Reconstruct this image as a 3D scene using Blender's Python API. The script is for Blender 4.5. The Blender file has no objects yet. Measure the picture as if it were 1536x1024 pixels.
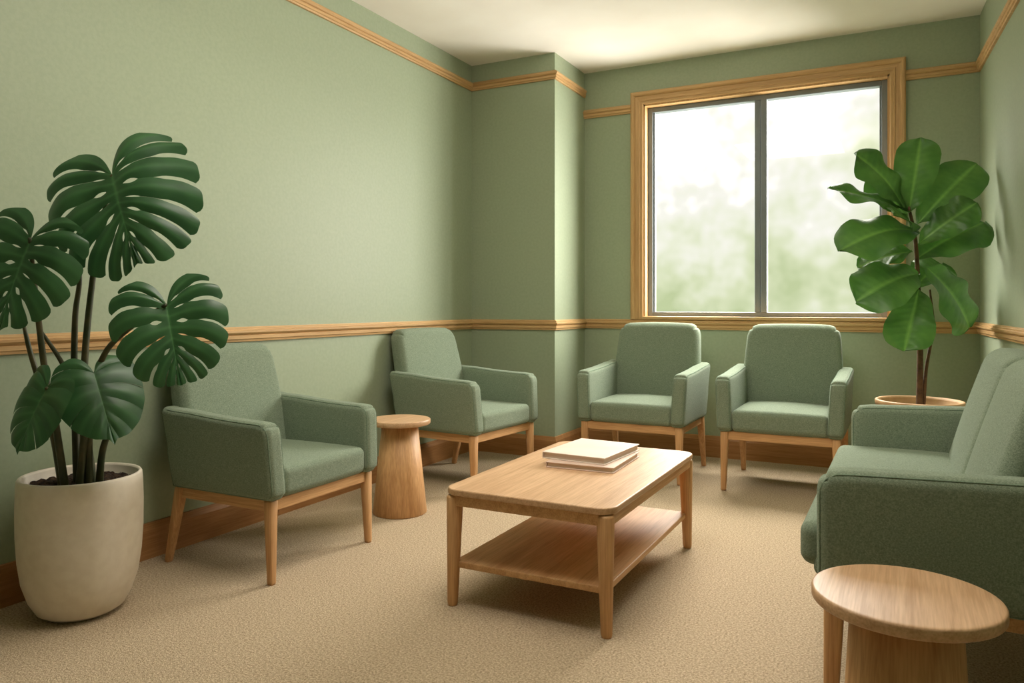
import bpy, bmesh, math, random
from mathutils import Vector, Matrix
random.seed(4)
sc = bpy.context.scene
TH = math.radians(27.3)
H = 2.70
BW = 5.18          # back wall Y
LW = -2.72         # left wall X
def rwx(y): return 0.38 + 0.0604*(BW-y)

# ------------------------------------------------------------------ materials
def new_mat(name):
    m = bpy.data.materials.new(name); m.use_nodes = True
    nt = m.node_tree
    return m, nt, nt.nodes['Principled BSDF']
def srgb(r, g, b):
    f = lambda c: (c/255/12.92) if c/255 <= .04045 else ((c/255+.055)/1.055)**2.4
    return (f(r), f(g), f(b), 1)
def noise_mat(name, c1, c2, scale=5, detail=3, rough=.8, bump=0, bscale=None, stretch=(1,1,1), spec=.5, lo=.35, hi=.65, bdist=.01, sheen=0, nrough=.5):
    m, nt, p = new_mat(name)
    tc = nt.nodes.new('ShaderNodeTexCoord'); mp = nt.nodes.new('ShaderNodeMapping')
    mp.inputs['Scale'].default_value = stretch
    nt.links.new(tc.outputs['Object'], mp.inputs['Vector'])
    n = nt.nodes.new('ShaderNodeTexNoise'); n.inputs['Scale'].default_value = scale; n.inputs['Detail'].default_value = detail
    n.inputs['Roughness'].default_value = nrough
    nt.links.new(mp.outputs['Vector'], n.inputs['Vector'])
    r = nt.nodes.new('ShaderNodeValToRGB')
    r.color_ramp.elements[0].position = lo; r.color_ramp.elements[0].color = c1
    r.color_ramp.elements[1].position = hi; r.color_ramp.elements[1].color = c2
    nt.links.new(n.outputs['Fac'], r.inputs['Fac'])
    nt.links.new(r.outputs['Color'], p.inputs['Base Color'])
    p.inputs['Roughness'].default_value = rough
    p.inputs['Specular IOR Level'].default_value = spec
    if sheen:
        p.inputs['Sheen Weight'].default_value = sheen
        p.inputs['Sheen Roughness'].default_value = .5
    if bump:
        n2 = nt.nodes.new('ShaderNodeTexNoise'); n2.inputs['Scale'].default_value = bscale or scale; n2.inputs['Detail'].default_value = 2
        nt.links.new(mp.outputs['Vector'], n2.inputs['Vector'])
        b = nt.nodes.new('ShaderNodeBump'); b.inputs['Strength'].default_value = bump; b.inputs['Distance'].default_value = bdist
        nt.links.new(n2.outputs['Fac'], b.inputs['Height']); nt.links.new(b.outputs['Normal'], p.inputs['Normal'])
    return m
M_wall = noise_mat('wall_paint_sage', srgb(153,166,139), srgb(159,171,144), 60, 4, rough=.5, bump=.10, bscale=150, bdist=.002, spec=.4)
M_ceil = noise_mat('ceiling_paint', srgb(242,236,226), srgb(246,241,232), 3, rough=.9, spec=.2)
M_carpet = noise_mat('carpet_beige', srgb(128,108,82), srgb(226,206,176), 150, 8, rough=1, bump=.7, bscale=240, spec=.03, lo=.34, hi=.66, bdist=.006, nrough=.75)
M_fabric = noise_mat('fabric_sage', srgb(96,112,92), srgb(154,166,145), 240, 7, rough=1, bump=.6, bscale=480, spec=.05, bdist=.002, sheen=.12, lo=.32, hi=.68, nrough=.75)
M_pipe = noise_mat('fabric_piping', srgb(106,124,104), srgb(126,144,124), 260, 3, rough=.95, spec=.1)
def wood(name, c1, c2, axis, rough=.5, sc_=14):
    """two-scale oak: broad tone bands + fine pores, both stretched along the grain"""
    m, nt, p = new_mat(name)
    st = [2.6]*3; st['xyz'.index(axis)] = .10
    tc = nt.nodes.new('ShaderNodeTexCoord'); mp = nt.nodes.new('ShaderNodeMapping')
    mp.inputs['Scale'].default_value = st
    nt.links.new(tc.outputs['Object'], mp.inputs['Vector'])
    n = nt.nodes.new('ShaderNodeTexNoise'); n.inputs['Scale'].default_value = sc_; n.inputs['Detail'].default_value = 5
    n.inputs['Distortion'].default_value = .6
    n2 = nt.nodes.new('ShaderNodeTexNoise'); n2.inputs['Scale'].default_value = sc_*6; n2.inputs['Detail'].default_value = 4
    for q in (n,n2): nt.links.new(mp.outputs['Vector'], q.inputs['Vector'])
    mx = nt.nodes.new('ShaderNodeMath'); mx.operation='MULTIPLY_ADD'; mx.inputs[1].default_value=.5
    ml = nt.nodes.new('ShaderNodeMath'); ml.operation='MULTIPLY'; ml.inputs[1].default_value=.5
    nt.links.new(n2.outputs['Fac'], ml.inputs[0]); nt.links.new(n.outputs['Fac'], mx.inputs[0]); nt.links.new(ml.outputs[0], mx.inputs[2])
    r = nt.nodes.new('ShaderNodeValToRGB')
    r.color_ramp.elements[0].position = .36; r.color_ramp.elements[0].color = c1
    r.color_ramp.elements[1].position = .62; r.color_ramp.elements[1].color = c2
    nt.links.new(mx.outputs[0], r.inputs['Fac']); nt.links.new(r.outputs['Color'], p.inputs['Base Color'])
    p.inputs['Roughness'].default_value = rough; p.inputs['Specular IOR Level'].default_value = .35
    b = nt.nodes.new('ShaderNodeBump'); b.inputs['Strength'].default_value = .12; b.inputs['Distance'].default_value = .001
    nt.links.new(n2.outputs['Fac'], b.inputs['Height']); nt.links.new(b.outputs['Normal'], p.inputs['Normal'])
    return m
OAK = (srgb(186,138,90), srgb(218,172,122))
M_wx = wood('oak_grain_x', *OAK, 'x'); M_wy = wood('oak_grain_y', *OAK, 'y'); M_wz = wood('oak_grain_z', *OAK, 'z')
TRC = (srgb(184,144,94), srgb(210,172,122))
M_tx = wood('trim_oak_x', *TRC, 'x', .45); M_ty = wood('trim_oak_y', *TRC, 'y', .45); M_tz = wood('trim_oak_z', *TRC, 'z', .45)
BBC = (srgb(156,108,64), srgb(180,132,84))
M_bx = wood('base_oak_x', *BBC, 'x', .45); M_by = wood('base_oak_y', *BBC, 'y', .45)
M_top = wood('table_top_oak', srgb(188,148,110), srgb(218,180,142), 'y', .38)
M_frame = noise_mat('window_aluminium_grey', srgb(112,120,124), srgb(120,128,132), 4, rough=.4)
M_pot = noise_mat('ceramic_cream', srgb(224,213,196), srgb(231,221,205), 30, 3, rough=.6, bump=.04, bscale=60, bdist=.003)
M_soil = noise_mat('soil', srgb(30,20,13), srgb(70,50,34), 60, 4, rough=1, bump=1, bscale=60, bdist=.02)
M_fpot = noise_mat('pot_tan', srgb(188,148,102), srgb(204,164,116), 20, 4, rough=.6)
M_paper = noise_mat('paper_pages', srgb(206,184,164), srgb(226,208,190), 4, rough=.8, stretch=(1,1,160))
M_cov = noise_mat('book_cover_cream', srgb(232,216,202), srgb(238,224,212), 6, rough=.45)
M_cov2 = noise_mat('book_cover_rose', srgb(218,190,172), srgb(226,200,184), 6, rough=.5)
M_stem = noise_mat('stem_green_brown', srgb(48,58,30), srgb(82,76,44), 14, rough=.5)
M_trunk = noise_mat('ficus_trunk', srgb(70,48,30), srgb(104,76,48), 30, rough=.8, bump=.4, bscale=40)
def leaf_mat(name, dark, light, rough):
    m, nt, p = new_mat(name)
    at = nt.nodes.new('ShaderNodeAttribute'); at.attribute_name = 'rib'
    tc = nt.nodes.new('ShaderNodeTexCoord')
    n = nt.nodes.new('ShaderNodeTexNoise'); n.inputs['Scale'].default_value = 9
    nt.links.new(tc.outputs['Object'], n.inputs['Vector'])
    mx = nt.nodes.new('ShaderNodeMix'); mx.data_type = 'RGBA'
    mx.inputs[6].default_value = dark; mx.inputs[7].default_value = light
    ad = nt.nodes.new('ShaderNodeMath'); ad.operation = 'MULTIPLY_ADD'; ad.inputs[1].default_value = .55; 
    mu = nt.nodes.new('ShaderNodeMath'); mu.operation = 'MULTIPLY'; mu.inputs[1].default_value = .7
    nt.links.new(n.outputs['Fac'], mu.inputs[0])
    nt.links.new(at.outputs['Fac'], ad.inputs[0]); nt.links.new(mu.outputs[0], ad.inputs[2])
    nt.links.new(ad.outputs[0], mx.inputs[0]); nt.links.new(mx.outputs[2], p.inputs['Base Color'])
    p.inputs['Roughness'].default_value = rough
    p.inputs['Specular IOR Level'].default_value = .5
    tr = nt.nodes.new('ShaderNodeBsdfTranslucent'); nt.links.new(mx.outputs[2], tr.inputs['Color'])
    ms = nt.nodes.new('ShaderNodeMixShader'); ms.inputs[0].default_value = .18
    out = nt.nodes['Material Output']
    nt.links.new(p.outputs[0], ms.inputs[1]); nt.links.new(tr.outputs[0], ms.inputs[2]); nt.links.new(ms.outputs[0], out.inputs['Surface'])
    return m
M_mon = leaf_mat('monstera_leaf', srgb(24,62,34), srgb(84,134,82), .36)
M_fic = leaf_mat('ficus_leaf', srgb(30,80,26), srgb(110,156,68), .42)
M_glass, nt, p = new_mat('window_glass')
tb = nt.nodes.new('ShaderNodeBsdfTransparent'); gb = nt.nodes.new('ShaderNodeBsdfGlossy'); gb.inputs['Roughness'].default_value = .02
ms = nt.nodes.new('ShaderNodeMixShader'); ms.inputs[0].default_value = .04
nt.links.new(tb.outputs[0], ms.inputs[1]); nt.links.new(gb.outputs[0], ms.inputs[2]); nt.links.new(ms.outputs[0], nt.nodes['Material Output'].inputs['Surface'])

# ------------------------------------------------------------------ helpers
def empty(name, loc=(0,0,0), rz=0):
    e = bpy.data.objects.new(name, None); sc.collection.objects.link(e)
    e.location = loc; e.rotation_euler = (0,0,rz); e.empty_display_size = .1
    return e
def finish(name, bm, mat, parent=None, smooth=True, wn=False, doubles=True):
    if doubles: bmesh.ops.remove_doubles(bm, verts=bm.verts, dist=1e-5)
    me = bpy.data.meshes.new(name); 
    if smooth:
        for f in bm.faces: f.smooth = True
    bm.to_mesh(me); bm.free()
    ob = bpy.data.objects.new(name, me); sc.collection.objects.link(ob)
    me.materials.append(mat)
    if parent: ob.parent = parent
    if wn:
        md = ob.modifiers.new('wn', 'WEIGHTED_NORMAL'); md.keep_sharp = True; md.weight = 100
    return ob
def recalc(bm): bmesh.ops.recalc_face_normals(bm, faces=bm.faces)
def add_box(bm, x0,x1,y0,y1,z0,z1):
    v = [bm.verts.new(c) for c in [(x0,y0,z0),(x1,y0,z0),(x1,y1,z0),(x0,y1,z0),(x0,y0,z1),(x1,y0,z1),(x1,y1,z1),(x0,y1,z1)]]
    for f in [(0,3,2,1),(4,5,6,7),(0,1,5,4),(1,2,6,5),(2,3,7,6),(3,0,4,7)]: bm.faces.new([v[i] for i in f])
def boxes(name, lst, mat, parent=None, bevel=0):
    bm = bmesh.new()
    for b in lst: add_box(bm, *b)
    if bevel:
        bmesh.ops.bevel(bm, geom=list(bm.edges), offset=bevel, segments=2, affect='EDGES', profile=.5)
    return finish(name, bm, mat, parent, smooth=bool(bevel), wn=bool(bevel), doubles=False)
def prism(name, poly, z0, z1, mat, parent=None, bevel=0, seg=3):
    bm = bmesh.new()
    b = [bm.verts.new((x,y,z0)) for x,y in poly]; t = [bm.verts.new((x,y,z1)) for x,y in poly]
    n = len(poly)
    fb = bm.faces.new(b[::-1]); ft = bm.faces.new(t)
    for i in range(n): bm.faces.new([b[i], b[(i+1)%n], t[(i+1)%n], t[i]])
    recalc(bm)
    if bevel:
        es = list(set(list(fb.edges)+list(ft.edges)))
        bmesh.ops.bevel(bm, geom=es, offset=bevel, segments=seg, affect='EDGES', profile=.5)
    return finish(name, bm, mat, parent, smooth=bool(bevel), wn=bool(bevel), doubles=False)
def rrect(x0,x1,y0,y1,r,n=8):
    pts = []
    for cx,cy,a0 in [(x1-r,y1-r,0),(x0+r,y1-r,90),(x0+r,y0+r,180),(x1-r,y0+r,270)]:
        for i in range(n+1):
            a = math.radians(a0+90*i/n); pts.append((cx+r*math.cos(a), cy+r*math.sin(a)))
    return pts
def axis_samples(h, r, k=5, m=8):
    s = []
    for i in range(k): s.append(-h + r*i/k)
    for i in range(m+1): s.append((-h+r) + 2*(h-r)*i/m)
    for i in range(1,k+1): s.append(h-r + r*i/k)
    return s
def round_corners(p, h, corners):
    """p local, h half sizes; corners: (axisA, signA, axisB, signB, R)"""
    for a,sa,b,sb,R in corners:
        u=(p[a]*sa-(h[a]-R))/R; v=(p[b]*sb-(h[b]-R))/R
        if u>0 and v>0:
            k=max(u,v)/math.hypot(u,v)
            p[a]=sa*(h[a]-R+R*u*k); p[b]=sb*(h[b]-R+R*v*k)
    return p
def rbox(name, c, size, r, mat, parent, puff=(0,0,0), deform=None, m=8, corners=()):
    """soft rounded box with optional pillow puff; deform(local point)->point"""
    hx,hy,hz = [s/2 for s in size]
    A = [axis_samples(hx,r,5,m), axis_samples(hy,r,5,m), axis_samples(hz,r,5,m)]
    N = [len(a)-1 for a in A]
    bm = bmesh.new(); vd = {}
    def V(i,j,k):
        key = (i,j,k)
        if key in vd: return vd[key]
        p = Vector((A[0][i],A[1][j],A[2][k]))
        inn = Vector((max(-hx+r,min(hx-r,p.x)), max(-hy+r,min(hy-r,p.y)), max(-hz+r,min(hz-r,p.z))))
        d = p-inn
        if d.length > 1e-9: p = inn + d.normalized()*r
        ux,uy,uz = p.x/hx, p.y/hy, p.z/hz
        p.x += puff[0]*ux*abs(ux)*(1-uy*uy)*(1-uz*uz)
        p.y += puff[1]*uy*abs(uy)*(1-ux*ux)*(1-uz*uz)
        p.z += puff[2]*uz*abs(uz)*(1-ux*ux)*(1-uy*uy)
        p = round_corners(p,(hx,hy,hz),corners)
        p = p + Vector(c)
        if deform: p = Vector(deform(p))
        vd[key] = bm.verts.new(p); return vd[key]
    for ax in range(3):
        o = [a for a in range(3) if a != ax]
        for side in (0, N[ax]):
            for i in range(N[o[0]]):
                for j in range(N[o[1]]):
                    def K(a,b):
                        t=[0,0,0]; t[ax]=side; t[o[0]]=a; t[o[1]]=b; return V(*t)
                    try: bm.faces.new([K(i,j),K(i+1,j),K(i+1,j+1),K(i,j+1)])
                    except ValueError: pass
    recalc(bm)
    return finish(name, bm, mat, parent)
def lathe(name, prof, mat, parent=None, n=48, loc=(0,0,0), sharp=None):
    bm = bmesh.new(); rings=[]
    for r,z in prof:
        if r < 1e-6: rings.append([bm.verts.new((loc[0],loc[1],loc[2]+z))])
        else: rings.append([bm.verts.new((loc[0]+r*math.cos(2*math.pi*i/n), loc[1]+r*math.sin(2*math.pi*i/n), loc[2]+z)) for i in range(n)])
    for a,b in zip(rings[:-1], rings[1:]):
        for i in range(n):
            j=(i+1)%n
            if len(a)==1 and len(b)==1: continue
            if len(a)==1: bm.faces.new([a[0],b[j],b[i]])
            elif len(b)==1: bm.faces.new([a[i],a[j],b[0]])
            else: bm.faces.new([a[i],a[j],b[j],b[i]])
    recalc(bm)
    return finish(name, bm, mat, parent, doubles=False)
def tube(name, pts, radii, mat, parent=None, n=12, closed=False):
    bm = bmesh.new()
    P = [Vector(p) for p in pts]; rings=[]; m=len(P)
    up = Vector((0.13,0.31,0.94)).normalized()
    for i,p in enumerate(P):
        if closed: t=(P[(i+1)%m]-P[i-1]).normalized()
        else: t = (P[min(i+1,m-1)] - P[max(i-1,0)]).normalized()
        u = Vector((1,0,0)) if closed else up
        a = t.cross(u)
        if a.length < 1e-3: a = t.cross(Vector((1,0,0)))
        a.normalize(); b = a.cross(t).normalized()
        r = radii[i] if isinstance(radii,(list,tuple)) else radii
        rings.append([bm.verts.new(p + a*r*math.cos(2*math.pi*k/n) + b*r*math.sin(2*math.pi*k/n)) for k in range(n)])
    prs = list(zip(rings[:-1],rings[1:]))
    if closed: prs.append((rings[-1],rings[0]))
    for a,b in prs:
        for i in range(n): bm.faces.new([a[i],a[(i+1)%n],b[(i+1)%n],b[i]])
    if not closed:
        bm.faces.new(rings[0][::-1]); bm.faces.new(rings[-1])
    recalc(bm)
    return finish(name, bm, mat, parent, doubles=False)
def smooth_path(pts, n=8):
    P=[Vector(p) for p in pts]; out=[]
    for i in range(len(P)-1):
        p0=P[max(i-1,0)];p1=P[i];p2=P[i+1];p3=P[min(i+2,len(P)-1)]
        for k in range(n):
            t=k/n
            out.append(.5*((2*p1)+(-p0+p2)*t+(2*p0-5*p1+4*p2-p3)*t*t+(-p0+3*p1-3*p2+p3)*t**3))
    out.append(P[-1]); return out
def leg(name, top, bot, rt, rb, mat, parent, sq=True):
    """tapered rounded-square leg"""
    bm = bmesh.new(); rings=[]
    T=Vector(top);B=Vector(bot)
    for s in (0,.02,.5,.97,1):
        c=T.lerp(B,s); r=rt+(rb-rt)*s
        if s in (0,1): r*=.86
        ring=[]
        for k in range(16):
            a=2*math.pi*(k+.5)/16; ca,sa=math.cos(a),math.sin(a)
            e = .55 if sq else 1
            ring.append(bm.verts.new((c.x+r*math.copysign(abs(ca)**e,ca), c.y+r*math.copysign(abs(sa)**e,sa), c.z)))
        rings.append(ring)
    for a,b in zip(rings[:-1],rings[1:]):
        for i in range(16): bm.faces.new([a[i],a[(i+1)%16],b[(i+1)%16],b[i]])
    bm.faces.new(rings[0]); bm.faces.new(rings[-1])
    recalc(bm); return finish(name,bm,mat,parent,doubles=False)
def sweep(name, path, prof, segs, mat, ends=True):
    """horizontal moulding: prof = closed list of (out, z)"""
    n=len(path); nm=[]
    for i in range(n-1):
        d=(Vector(path[i+1])-Vector(path[i])).normalized(); nm.append(Vector((d.y,-d.x)))
    bm=bmesh.new()
    for s in segs:
        rings=[]
        for e in (s,s+1):
            if e==0: m=nm[0]
            elif e==n-1: m=nm[-1]
            else: m=(nm[e-1]+nm[e])/(1+nm[e-1].dot(nm[e]))
            rings.append([bm.verts.new((path[e][0]+m.x*o, path[e][1]+m.y*o, z)) for o,z in prof])
        k=len(prof)
        for i in range(k): bm.faces.new([rings[0][i],rings[0][(i+1)%k],rings[1][(i+1)%k],rings[1][i]])
        bm.faces.new(rings[0]); bm.faces.new(rings[1][::-1])
    recalc(bm)
    return finish(name,bm,mat,smooth=False,doubles=False)

# ------------------------------------------------------------------ room shell
YR = -1.6
x1 = rwx(YR)+.1
boxes('floor', [(LW-.12, x1, YR-.12, BW+.2, -.1, 0)], M_carpet)
boxes('ceiling', [(LW-.12, x1, YR-.12, BW+.2, H, H+.1)], M_ceil)
boxes('wall_left', [(LW-.12, LW, YR, BW+.2, 0, H)], M_wall)
boxes('wall_rear', [(LW, rwx(YR), YR-.12, YR, 0, H)], M_wall)
prism('wall_right', [(rwx(BW),BW),(rwx(YR),YR),(rwx(YR)+.1,YR),(rwx(BW)+.12,BW)], 0, H, M_wall)
WX0,WX1,WZ0,WZ1 = -1.635,-.09,.92,2.42
boxes('wall_back', [(LW,WX0,BW,BW+.2,0,H),(WX1,x1,BW,BW+.2,0,H),(WX0,WX1,BW,BW+.2,0,WZ0),(WX0,WX1,BW,BW+.2,WZ1,H)], M_wall)
CX,CY = -2.08, 4.65
boxes('wall_column', [(LW,CX,CY,BW,0,H)], M_wall)

path=[(LW,YR),(LW,CY),(CX,CY),(CX,BW),(rwx(BW),BW),(rwx(YR),YR)]
def railprof(z, s=1.0):
    return [(0,z-.034*s),(.012,z-.034*s),(.014,z-.024*s),(.02,z-.021*s),(.021,z-.006*s),(.017,z-.003*s),(.024,z+.001*s),(.03,z+.008*s),(.03,z+.016*s),(.022,z+.02*s),(.022,z+.026*s),(.014,z+.03*s),(.012,z+.034*s),(0,z+.034*s)]
def bbprof(): return [(0,0),(.018,0),(.018,.115),(.012,.128),(.008,.14),(0,.142)]
sweep('trim_1', path, railprof(.885), [0,2,4], M_ty)
sweep('trim_2', path, railprof(.885), [1,3], M_tx)
sweep('baseboard_left', path, bbprof(), [0], M_by)
sweep('baseboard_column', path, bbprof(), [1,2], M_bx)
sweep('baseboard_back', path, bbprof(), [3], M_bx)
sweep('baseboard_right', path, bbprof(), [4], M_by)
sweep('trim_3', path, railprof(2.55,.85), [0,2], M_ty)
sweep('trim_4', path, railprof(2.55,.85), [1], M_tx)
CW=.088
sweep('trim_5', [(CX,BW),(WX0-CW,BW)], railprof(2.40,.9), [0], M_tx)
sweep('trim_6', [(WX1+CW,BW),(rwx(BW),BW),(rwx(YR),YR)], railprof(2.40,.9), [0,1], M_tx)

# ------------------------------------------------------------------ window
win = empty('window_1', (0,0,0))
def casing(name, pts, prof, mats):
    n=len(pts); d=[(Vector(pts[i+1])-Vector(pts[i])).normalized() for i in range(n-1)]
    nm=[Vector((-v.y,v.x)) for v in d]
    for s in range(n-1):
        bm=bmesh.new(); rings=[]
        for e in (s,s+1):
            if e==0: m=nm[0]
            elif e==n-1: m=nm[-1]
            else: m=(nm[e-1]+nm[e])/(1+nm[e-1].dot(nm[e]))
            rings.append([bm.verts.new((pts[e][0]+m.x*w, BW-dd, pts[e][1]+m.y*w)) for w,dd in prof])
        k=len(prof)
        for i in range(k): bm.faces.new([rings[0][i],rings[0][(i+1)%k],rings[1][(i+1)%k],rings[1][i]])
        bm.faces.new(rings[0]); bm.faces.new(rings[1][::-1]); recalc(bm)
        finish(f'{name}_{s+1}',bm,mats[s],win,smooth=False,doubles=False)
cp=[(0,0),(0,.016),(.006,.02),(.02,.02),(.023,.026),(.03,.026),(.033,.02),(.055,.022),(.058,.03),(.068,.036),(.08,.036),(.084,.03),(CW,.028),(CW,0)]
casing('casing', [(WX0,WZ0+.0),(WX0,WZ1),(WX1,WZ1),(WX1,WZ0+.0)], cp, [M_tz,M_tx,M_tz])
JD=.11
boxes('jamb', [(WX0,WX0+.012,BW-.005,BW+JD,WZ0+.02,WZ1),(WX1-.012,WX1,BW-.005,BW+JD,WZ0+.02,WZ1),(WX0,WX1,BW-.005,BW+JD,WZ1-.012,WZ1)], M_tz, win)
boxes('sill', [(WX0-.0,WX1+.0,BW-.03,BW+JD,WZ0-.001,WZ0+.02)], M_tx, win, bevel=.003)
fx0,fx1,fz0,fz1 = WX0+.012,WX1-.012,WZ0+.02,WZ1-.012
fy0,fy1 = BW+.06,BW+.12
mc=-.855
boxes('window_frame', [(fx0,fx0+.034,fy0,fy1,fz0,fz1),(fx1-.034,fx1,fy0,fy1,fz0,fz1),(fx0+.034,fx1-.034,fy0,fy1,fz1-.034,fz1),(fx0+.034,fx1-.034,fy0,fy1,fz0,fz0+.03),(mc-.040,mc-.002,fy0+.005,fy1-.005,fz0+.03,fz1-.034),(mc+.002,mc+.040,fy0-.008,fy1-.02,fz0+.03,fz1-.034)], M_frame, win, bevel=.003)
boxes('window_sash', [(fx0+.034,fx0+.046,fy0+.015,fy1-.015,fz0+.03,fz1-.034),(fx1-.046,fx1-.034,fy0+.015,fy1-.015,fz0+.03,fz1-.034)], M_frame, win, bevel=.002)
boxes('glass_pane', [(fx0+.034,mc-.040,BW+.09,BW+.094,fz0+.03,fz1-.034),(mc+.040,fx1-.034,BW+.09,BW+.094,fz0+.03,fz1-.034)], M_glass, win)

# ------------------------------------------------------------------ upholstered arms with piping
def arm(nm, parent, c, size, r, dfm, sx, R=.045):
    cs=[(1,-1,2,1,R),(1,-1,2,-1,R*.8),(1,1,2,1,R*.5)]
    rbox(nm, c, size, r, M_fabric, parent, puff=(.004,0,0), deform=dfm, corners=cs, m=12)
    hx,hy,hz=[s/2 for s in size]; i=r*.29
    for sd,tag in ((1,'outer'),(-1,'inner')):
        pts=[]
        loop=[(-hy+i,-hz+i),(-hy+i,hz-i),(hy-i,hz-i),(hy-i,-hz+i)]
        for k in range(4):
            a=loop[k]; b=loop[(k+1)%4]
            for q in range(14):
                t=q/14; pts.append((a[0]+(b[0]-a[0])*t, a[1]+(b[1]-a[1])*t))
        out=[]
        for y,z in pts:
            p=round_corners(Vector((sx*sd*(hx-i),y,z)),(hx,hy-i,hz-i),cs)
            out.append(Vector(dfm(p+Vector(c))))
        tube(nm+'_piping_'+tag,out,.0024,M_pipe,parent,8,closed=True)

# ------------------------------------------------------------------ armchair
def armchair(loc, rz, s=1.0, sxy=(1,1)):
    e = empty('armchair', loc, rz)
    e.scale=(sxy[0],sxy[1],s)
    def lean(p):      # back leans and tapers
        t=(p.z-.32)/.55
        return (p.x*(1-.10*max(t,0)**1.5), p.y + .10*t + .02*t*t, p.z - .008*(p.x/.28)**2*max(t,0))
    rbox('back', (0,.20,.592), (.58,.10,.575), .034, M_fabric, e, puff=(0,.014,0), deform=lean, m=16, corners=[(0,-1,2,1,.07),(0,1,2,1,.07)])
    rbox('seat_cushion', (0,-.045,.375), (.498,.53,.115), .03, M_fabric, e, puff=(0,0,.018))
    for sx,nm in ((-1,'arm_left'),(1,'arm_right')):
        def dfm(p, sx=sx):
            t=(p.y+.31)/.56
            z=p.z
            if p.z>.45: z += .032*t*t
            y = p.y + (.02*(p.z-.46)/.3 if p.y<-.2 else 0) + (.06*(p.z-.32)/.3 if p.y>.15 else 0)
            return (p.x + sx*.008*(p.z-.46)/.15, y, z)
        arm(nm, e, (sx*.288,-.035,.462), (.082,.56,.295), .026, dfm, sx)
    # timber base
    boxes('rail_front', [(-.28,.28,-.288,-.262,.272,.318)], M_wx, e, .004)
    boxes('rail_rear', [(-.28,.28,.215,.24,.272,.318)], M_wx, e, .004)
    boxes('rail_side', [(-.296,-.272,-.27,.235,.272,.316),(.272,.296,-.27,.235,.272,.316)], M_wy, e, .004)
    leg('leg_1',(-.285,-.275,.316),(-.290,-.285,0),.023,.014,M_wz,e)
    leg('leg_2',(.285,-.275,.316),(.290,-.285,0),.023,.014,M_wz,e)
    leg('leg_3',(-.285,.225,.316),(-.290,.30,0),.023,.014,M_wz,e)
    leg('leg_4',(.285,.225,.316),(.290,.30,0),.023,.014,M_wz,e)
    return e
armchair((-2.325,2.355,0), math.radians(90), .97, (.97,.94))
armchair((-2.32,3.88,0), math.radians(84), 1.0)
armchair((-1.43,4.56,0), 0, 1.03)
armchair((-.605,4.56,0), 0, 1.03)

# ------------------------------------------------------------------ sofa
so = empty('loveseat_sofa', (.125,2.76,0), math.radians(-90))
SL=.73
rbox('back_shell',(0,.165,.565),(2*SL-.02,.07,.49),.032,M_fabric,so,deform=lambda p:(p.x,p.y+.11*(p.z-.32)/.5,p.z),m=20,corners=[(0,-1,2,1,.06),(0,1,2,1,.06)])
for sx,nm in ((-1,'back_cushion_1'),(1,'back_cushion_2')):
    rbox(nm,(sx*.318,.065,.625),(.632,.12,.47),.042,M_fabric,so,puff=(0,.022,.004),deform=lambda p:(p.x,p.y+.14*(p.z-.40)/.45,p.z),m=16,corners=[(0,-1,2,1,.065),(0,1,2,1,.065)])
    rbox(nm.replace('back','seat'),(sx*.318,-.135,.395),(.632,.48,.115),.032,M_fabric,so,puff=(0,0,.018))
rbox('seat_base',(0,-.05,.345),(1.28,.58,.06),.02,M_fabric,so)
for sx,nm in ((-1,'arm_left'),(1,'arm_right')):
    def dfm(p,sx=sx):
        t=(p.y+.31)/.58
        z=p.z+(.02*t if p.z>.45 else 0)
        return (p.x, p.y+(.05*(p.z-.32)/.3 if p.y>.15 else 0), z)
    arm(nm,so,(sx*.682,-.045,.46),(.095,.56,.30),.03,dfm,sx,.05)
boxes('rail',[(-.66,.66,-.30,-.27,.272,.315),(-.66,.66,.2,.23,.272,.315),(-.69,-.66,-.28,.22,.272,.315),(.66,.69,-.28,.22,.272,.315)],M_wx,so,.004)
for i,(x,y,dy) in enumerate([(-.672,-.285,-.01),(.672,-.285,-.01),(-.672,.22,.05),(.672,.22,.05)]):
    leg(f'leg_{i+1}',(x,y,.315),(x,y+dy,0),.026,.017,M_wz,so)

# ------------------------------------------------------------------ coffee table
ct = empty('coffee_table', (-1.095,2.705,0))
hx,hy=.305,.515
prism('table_top', rrect(-hx,hx,-hy,hy,.06), .378,.40, M_top, ct, bevel=.005)
prism('apron', rrect(-hx+.01,hx-.01,-hy+.01,hy-.01,.05), .342,.3785, M_wy, ct, bevel=.004)
prism('shelf', rrect(-hx+.03,hx-.03,-hy+.03,hy-.03,.02), .128,.15, M_wy, ct, bevel=.004)
for i,(sx,sy) in enumerate([(-1,-1),(1,-1),(-1,1),(1,1)]):
    x,y=sx*(hx-.034),sy*(hy-.034)
    leg(f'leg_{i+1}',(x,y,.374),(x+sx*.006,y+sy*.006,0),.029,.018,M_wz,ct,sq=False)

# ------------------------------------------------------------------ side tables
def side_table(loc, R, hgt, rt, rb):
    e=empty('side_table',loc)
    lathe('round_top',[(0,hgt-.026),(R*.96,hgt-.026),(R-.003,hgt-.024),(R,hgt-.02),(R,hgt-.004),(R-.002,hgt-.001),(R-.005,hgt),(R-.012,hgt),(0,hgt)],M_top,e,64)
    lathe('drum_base',[(0,0),(rb-.004,0),(rb,.004),(rt,hgt-.026),(0,hgt-.026)],M_wz,e,64)
side_table((-2.216,3.09,0),.150,.46,.088,.132)
side_table((-.002,1.70,0),.173,.45,.100,.124)

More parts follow.
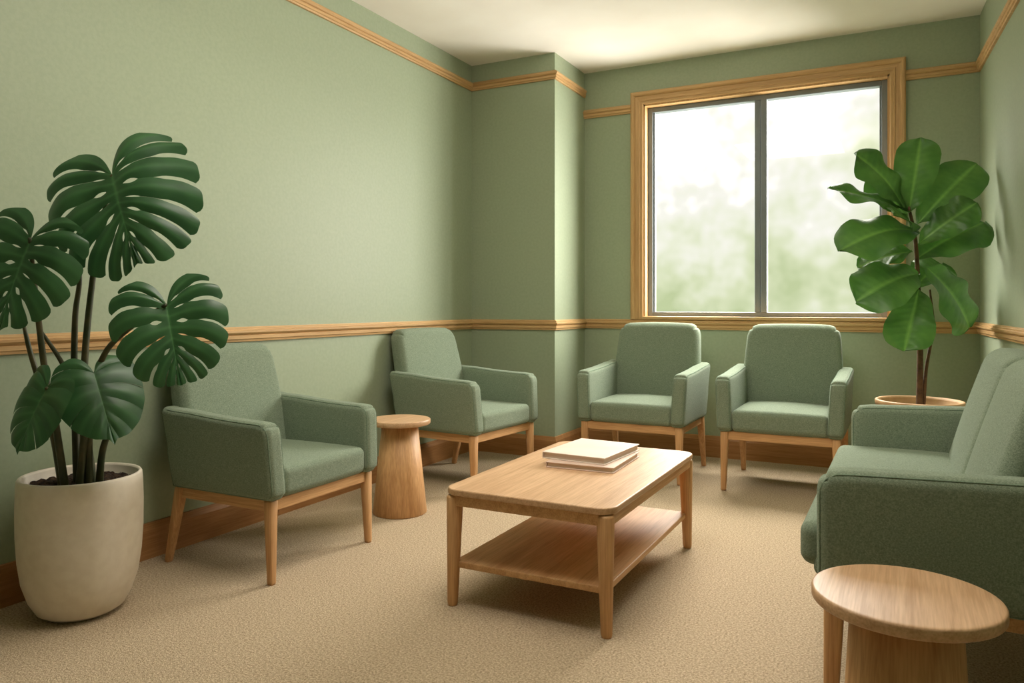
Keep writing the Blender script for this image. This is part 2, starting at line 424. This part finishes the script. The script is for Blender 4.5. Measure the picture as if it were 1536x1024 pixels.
# ------------------------------------------------------------------ books
def book(loc,rz,w,l,h,cov):
    e=empty('book',loc,rz)
    boxes('pages',[(-w/2+.006,w/2-.006,-l/2+.006,l/2-.006,.004,h-.004)],M_paper,e)
    boxes('cover',[(-w/2,w/2,-l/2,l/2,0,.004),(-w/2,w/2,-l/2,l/2,h-.004,h),(-w/2,-w/2+.004,-l/2,l/2,.004,h-.004)],cov,e,.0015)
book((-1.095,2.825,.4),math.radians(2),.27,.34,.022,M_cov2)
book((-1.118,2.865,.422),math.radians(-4),.265,.345,.027,M_cov)

# ------------------------------------------------------------------ leaves
def interp(x,tab):
    for (a,b),(c,d) in zip(tab[:-1],tab[1:]):
        if x<=c: return b+(d-b)*(x-a)/(c-a)
    return tab[-1][1]
def basis(dirv,nrm):
    y=Vector(dirv).normalized(); z=Vector(nrm); z=(z-y*z.dot(y)).normalized(); x=y.cross(z)
    return x,y,z
def set_attr(ob, vals):
    at=ob.data.attributes.new('rib','FLOAT','POINT')
    for i,v in enumerate(vals): at.data[i].value=v
def monstera_leaf(name,parent,att,tip,nrm,W,split=1.0,nl=8,seed=0,curl=.22):
    rnd=random.Random(seed)
    A=Vector(att); d=Vector(tip)-A; L=d.length
    X,Y,Z=basis(d,nrm)
    bm=bmesh.new(); rib=bm.verts.layers.float.new('ribv')
    NU,NR=10,26
    sm=lambda t:(lambda t:t*t*(3-2*t))(max(0,min(1,t)))
    for side in (-1,1):
        tw=rnd.uniform(-.02,.02)
        lp=[0]
        for l in range(nl): lp.append(lp[-1]+rnd.uniform(.8,1.2)*(1.35 if l==0 else 1))
        lp=[q/lp[-1] for q in lp]
        deep=[rnd.uniform(.36,.56) for _ in range(nl+1)]
        gapw=[rnd.uniform(.10,.20) for _ in range(nl+1)]
        for l in range(nl):
            qa,qb=lp[l],lp[l+1]; qc=(qa+qb)/2
            drp=rnd.uniform(-.03,.03)
            grid=[]
            for iu in range(NU+1):
                u=-1+2*iu/NU; row=[]
                bi = l if u<0 else l+1        # boundary index
                inner = 0<bi<nl
                for ir in range(NR+1):
                    r=ir/NR
                    g=0
                    if inner:
                        g=split*gapw[bi]*sm((r-deep[bi])/.16)
                        if r<.31 and r>.12: g+=split*(.28 if bi%2 else .10)*max(0,math.sin(math.pi*(r-.12)/.19))
                    q=qc+u*(1-g)*(qb-qa)/2
                    y0=L*.84*max(0,(q-.22)/.78)
                    th=math.radians(166*(1-q**.85)) - math.radians(24)*r*r*(1-q)
                    ln=interp(q,[(0,.70*W),(.12,.90*W),(.3,1.02*W),(.45,1.03*W),(.6,.92*W),(.75,.70*W),(.88,.42*W),(1,.16*L)])
                    rr=r*ln*(1-(.07*split*abs(u)**4*sm((r-.7)/.3) if inner else 0))
                    px=side*rr*math.sin(th); py=y0+rr*math.cos(th)
                    k=rr/W
                    pz=W*(.20*k-(curl+.14)*k*k+drp*k*k) - .05*W*abs(u)**1.5*sm(r*2)*(1-.5*r) - .21*W*(max(0,py)/L)**2
                    pz+= .010*math.sin(px*23+seed)+tw*k
                    p=A+X*px+Y*py+Z*pz
                    v=bm.verts.new(p); v[rib]=max(0,1-abs(u)*2.6)*.6*(1-.6*r)+(.8 if ir==0 else 0)
                    row.append(v)
                grid.append(row)
            for i in range(NU):
                for j in range(NR):
                    bm.faces.new([grid[i][j],grid[i+1][j],grid[i+1][j+1],grid[i][j+1]])
    bmesh.ops.remove_doubles(bm,verts=bm.verts,dist=2e-5)
    recalc(bm)
    vals=[v[rib] for v in bm.verts]
    ob=finish(name,bm,M_mon,parent,doubles=False); set_attr(ob,vals)
    return ob
def oval_leaf(name,parent,att,tip,nrm,W,bend=.15,seed=0):
    rnd=random.Random(seed)
    A=Vector(att); d=Vector(tip)-A; L=d.length; X,Y,Z=basis(d,nrm)
    bm=bmesh.new(); rib=bm.verts.layers.float.new('ribv')
    NS,NV=30,16; grid=[]; ph=rnd.uniform(0,6)
    for i in range(NS+1):
        s=i/NS
        w=W*interp(s,[(0,.03),(.05,.20),(.12,.44),(.25,.66),(.4,.80),(.55,.94),(.68,1),(.8,.97),(.89,.82),(.95,.58),(.985,.30),(1,.03)])
        row=[]
        for j in range(NV+1):
            v=-1+2*j/NV
            px=v*w; py=s*L
            vein=math.sin((s*L/ .035 - abs(v)*1.2)*2*math.pi)
            pz=bend*L*math.sin(s*math.pi)*.6 + .28*abs(px) - .9*px*px/W*.35 + .016*abs(v)**2*math.sin(s*15+ph+v*2) + .0035*vein*abs(v)*(1-abs(v))*3
            p=A+X*px+Y*py+Z*pz
            vt=bm.verts.new(p)
            vt[rib]=(1 if j==NV//2 else 0)*.9+.22*max(0,vein)*(1-abs(v))
            row.append(vt)
        grid.append(row)
    for i in range(NS):
        for j in range(NV): bm.faces.new([grid[i][j],grid[i+1][j],grid[i+1][j+1],grid[i][j+1]])
    recalc(bm); vals=[v[rib] for v in bm.verts]
    ob=finish(name,bm,M_fic,parent,doubles=False); set_attr(ob,vals); return ob

# ------------------------------------------------------------------ monstera (local -Y faces the room)
mo = empty('potted_monstera', (-2.445,1.605,0), TH)
lathe('pot',[(0,0),(.085,0),(.105,.004),(.130,.02),(.153,.06),(.172,.12),(.182,.19),(.187,.27),(.188,.36),(.186,.43),(.184,.452),(.180,.458),(.174,.458),(.170,.45),(.170,.40),(0,.40)],M_pot,mo,72)
bm=bmesh.new()
bmesh.ops.create_grid(bm,x_segments=40,y_segments=40,size=.169)
for v in list(bm.verts):
    if v.co.xy.length>.171: bm.verts.remove(v)
    else: v.co.z=.418+random.uniform(0,.014)
finish('soil',bm,M_soil,mo,doubles=False)
mleaf=[ # attach, tip, normal, W, split
 ((.130,-.05,1.445),(.235,-.15,1.170),(-.15,-.80,.58),.250,1.0,9),
 ((-.045,-.20,1.225),(-.120,-.27,.950),(.10,-.86,.48),.170,1.0,7),
 ((.365,-.18,1.020),(.430,-.24,.785),(.15,-.80,.55),.170,1.0,8),
 ((.000,-.19,.765),(-.075,-.25,.575),(-.25,-.75,.6),.115,.0,6),
 ((.115,-.13,.800),(.225,-.22,.600),(.3,-.75,.6),.125,.0,6),
]
for i,(a,t,n,w,sp_,nl) in enumerate(mleaf):
    monstera_leaf(f'leaf_{i+1}',mo,a,t,n,w,sp_,nl,seed=i+3)
stems=[
 [(.01,.0,.41),(.01,.0,.80),(.04,.0,1.12),(.09,-.02,1.34),(.130,-.05,1.445)],
 [(-.05,-.02,.41),(-.09,-.05,.80),(-.08,-.12,1.08),(-.045,-.20,1.225)],
 [(.04,-.03,.41),(.07,-.07,.68),(.13,-.10,.86),(.25,-.14,.96),(.365,-.18,1.020)],
 [(-.01,-.07,.41),(-.01,-.12,.62),(.0,-.16,.72),(.000,-.19,.765)],
 [(.02,-.05,.41),(.06,-.08,.64),(.10,-.11,.76),(.115,-.13,.800)],
 [(-.03,.03,.41),(-.04,.03,.75),(-.02,.0,.98),(.0,-.01,1.12),(-.02,-.03,1.25)],
 [(-.07,.02,.41),(-.11,.0,.66),(-.15,-.03,.86),(-.165,-.04,.95)],
 [(.03,.02,.41),(.0,.02,.62),(-.05,.0,.80),(-.12,-.02,.93)],
 [(.06,.0,.41),(.09,-.03,.55),(.17,-.07,.72),(.12,-.11,.79)],
]
for i,s in enumerate(stems):
    P=smooth_path(s,8); n=len(P)
    tube(f'stem_{i+1}',P,[.013-.0075*k/(n-1) for k in range(n)],M_stem,mo,10)

# ------------------------------------------------------------------ fiddle leaf fig
fg = empty('potted_fiddle_leaf_fig', (.06,4.50,0), TH)
lathe('pot',[(0,0),(.13,0),(.15,.006),(.17,.1),(.19,.3),(.203,.49),(.209,.50),(.210,.52),(.206,.525),(.195,.525),(.188,.51),(.186,.46),(0,.46)],M_fpot,fg,64)
lathe('soil',[(.186,.461),(.1,.474),(0,.478)],M_soil,fg,40)
tube('trunk_1',smooth_path([(.0,0,.46),(.004,0,.8),(-.006,.0,1.1),(-.02,0,1.35),(-.055,0,1.53)]),[.017-.010*k/32 for k in range(33)],M_trunk,fg)
tube('trunk_2',smooth_path([(.02,.0,.46),(.035,0,.68),(.06,0,.82),(.085,.02,.93),(.07,.03,1.1)]),[.010-.005*k/32 for k in range(33)],M_trunk,fg)
fl=[
 ((-.055,0,1.50),(-.003,-.02,1.885),(-.25,-.9,.2),.110,.05),
 ((-.09,-.02,1.52),(-.365,-.06,1.795),(.25,-.85,.45),.125,.12),
 ((.0,.02,1.44),(.335,.06,1.765),(-.35,-.85,.3),.125,.12),
 ((-.06,-.02,1.50),(-.515,-.10,1.610),(.05,-.60,.8),.085,.05),
 ((-.02,-.03,1.40),(-.47,-.12,1.290),(-.1,-.70,.7),.140,.22),
 ((.0,.03,1.26),(.375,.06,1.455),(.1,-.70,.7),.135,.12),
 ((-.02,-.03,1.18),(-.385,-.12,1.035),(-.1,-.80,.6),.145,.22),
 ((.02,-.03,1.215),(.260,.00,.900),(.35,-.85,.4),.165,.12),
 ((-.02,-.03,1.10),(-.130,-.10,.785),(-.35,-.85,.25),.120,.12),
 ((.0,.0,1.34),(.25,-.08,1.54),(.0,-.8,.55),.095,.1),
 ((-.02,.03,1.30),(-.24,.18,1.22),(0,-.7,.65),.10,.12),
 ((.0,.03,1.12),(.20,.15,1.24),(0,-.6,.8),.12,.12),
 ((-.03,.0,1.42),(-.22,-.17,1.47),(0,-.7,.65),.095,.1),
 ((-.04,.03,1.46),(-.22,.12,1.70),(.2,-.8,.5),.10,.1),
]
for i,(a,t,n,w,b) in enumerate(fl):
    oval_leaf(f'leaf_{i+1}',fg,a,t,n,w,b,seed=i)

# ------------------------------------------------------------------ world (hazy sky over blurred trees)
w = bpy.data.worlds.new('daylight_garden'); sc.world = w; w.use_nodes = True
nt = w.node_tree; bg = nt.nodes['Background']
tc = nt.nodes.new('ShaderNodeTexCoord')
sp = nt.nodes.new('ShaderNodeSeparateXYZ'); nt.links.new(tc.outputs['Generated'], sp.inputs[0])
def wnoise(scale, det, off):
    mp = nt.nodes.new('ShaderNodeMapping'); mp.inputs['Location'].default_value=off
    nt.links.new(tc.outputs['Generated'], mp.inputs['Vector'])
    n = nt.nodes.new('ShaderNodeTexNoise'); n.inputs['Scale'].default_value = scale; n.inputs['Detail'].default_value = det; n.inputs['Roughness'].default_value=.5
    nt.links.new(mp.outputs['Vector'], n.inputs['Vector']); return n.outputs['Fac']
def mad(a, k, b=None, c=0.0):
    m = nt.nodes.new('ShaderNodeMath'); m.operation='MULTIPLY_ADD'; m.inputs[1].default_value=k
    nt.links.new(a, m.inputs[0])
    if b is not None: nt.links.new(b, m.inputs[2])
    else: m.inputs[2].default_value=c
    return m.outputs[0]
big = wnoise(9, 1, (3,1,2)); fine = wnoise(46, 1, (0,5,1))
v = mad(fine, .30, mad(big, .70, mad(sp.outputs['Z'], 1.1, None, -.03)))
cr = nt.nodes.new('ShaderNodeValToRGB'); el = cr.color_ramp.elements
el[0].position=.34; el[0].color=(.58,.68,.38,1)
el[1].position=.78; el[1].color=(1.5,1.5,1.38,1)
e2=el.new(.46); e2.color=(.76,.83,.55,1)
e3=el.new(.56); e3.color=(.92,.95,.76,1)
e4=el.new(.66); e4.color=(1.03,1.02,.93,1)
nt.links.new(v, cr.inputs['Fac'])
def mixc(fac, a, b):
    mx = nt.nodes.new('ShaderNodeMix'); mx.data_type='RGBA'
    nt.links.new(fac, mx.inputs[0]); nt.links.new(a, mx.inputs[6]); mx.inputs[7].default_value=b
    return mx.outputs[2]
def mrange(src, a, b):
    mr = nt.nodes.new('ShaderNodeMapRange'); mr.inputs['From Min'].default_value=a; mr.inputs['From Max'].default_value=b; mr.clamp=True
    nt.links.new(src, mr.inputs['Value']); return mr.outputs[0]
side_glow = mrange(sp.outputs['X'], .12, .40)      # out-of-view glow added to brighten the left wall
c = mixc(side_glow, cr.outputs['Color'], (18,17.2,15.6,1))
side2 = mrange(sp.outputs['X'], -.50, -.75)  # weaker glow added on the opposite side, also out of view
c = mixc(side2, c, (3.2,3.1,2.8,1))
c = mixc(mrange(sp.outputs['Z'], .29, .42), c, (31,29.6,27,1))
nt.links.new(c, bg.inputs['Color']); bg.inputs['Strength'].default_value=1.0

def area(name, loc, rot, sx, sy, power, col=(1,1,1), portal=False):
    l=bpy.data.lights.new(name,'AREA'); l.shape='RECTANGLE'; l.size=sx; l.size_y=sy; l.energy=power; l.color=col
    o=bpy.data.objects.new(name,l); sc.collection.objects.link(o); o.location=loc; o.rotation_euler=rot
    if portal: l.cycles.is_portal=True
    return o
area('window_portal',((WX0+WX1)/2,BW+.16,(WZ0+WZ1)/2),(math.radians(-90),0,0),1.5,1.45,1,portal=True)
area('room_fill_down',(-1.1,1.9,H-.01),(0,0,0),1.0,1.0,17,(1,.94,.86))  # added fill from above, out of view; no fitting behind it
area('ceiling_fill_up',(-1.0,2.2,2.30),(math.pi,0,0),1.0,1.2,36,(1,.945,.88))  # unseen upward fill, added to brighten the ceiling

# ------------------------------------------------------------------ camera
cam = bpy.data.cameras.new('camera'); co = bpy.data.objects.new('camera', cam); sc.collection.objects.link(co)
co.location=(0,0,1.02); co.rotation_euler=(math.radians(90),0,TH)
cam.sensor_width=36; cam.lens=1146/1536*36; cam.shift_y=-55/1536; cam.clip_start=.02
sc.camera=co
sc.view_settings.view_transform='Standard'
sc.view_settings.look='None'
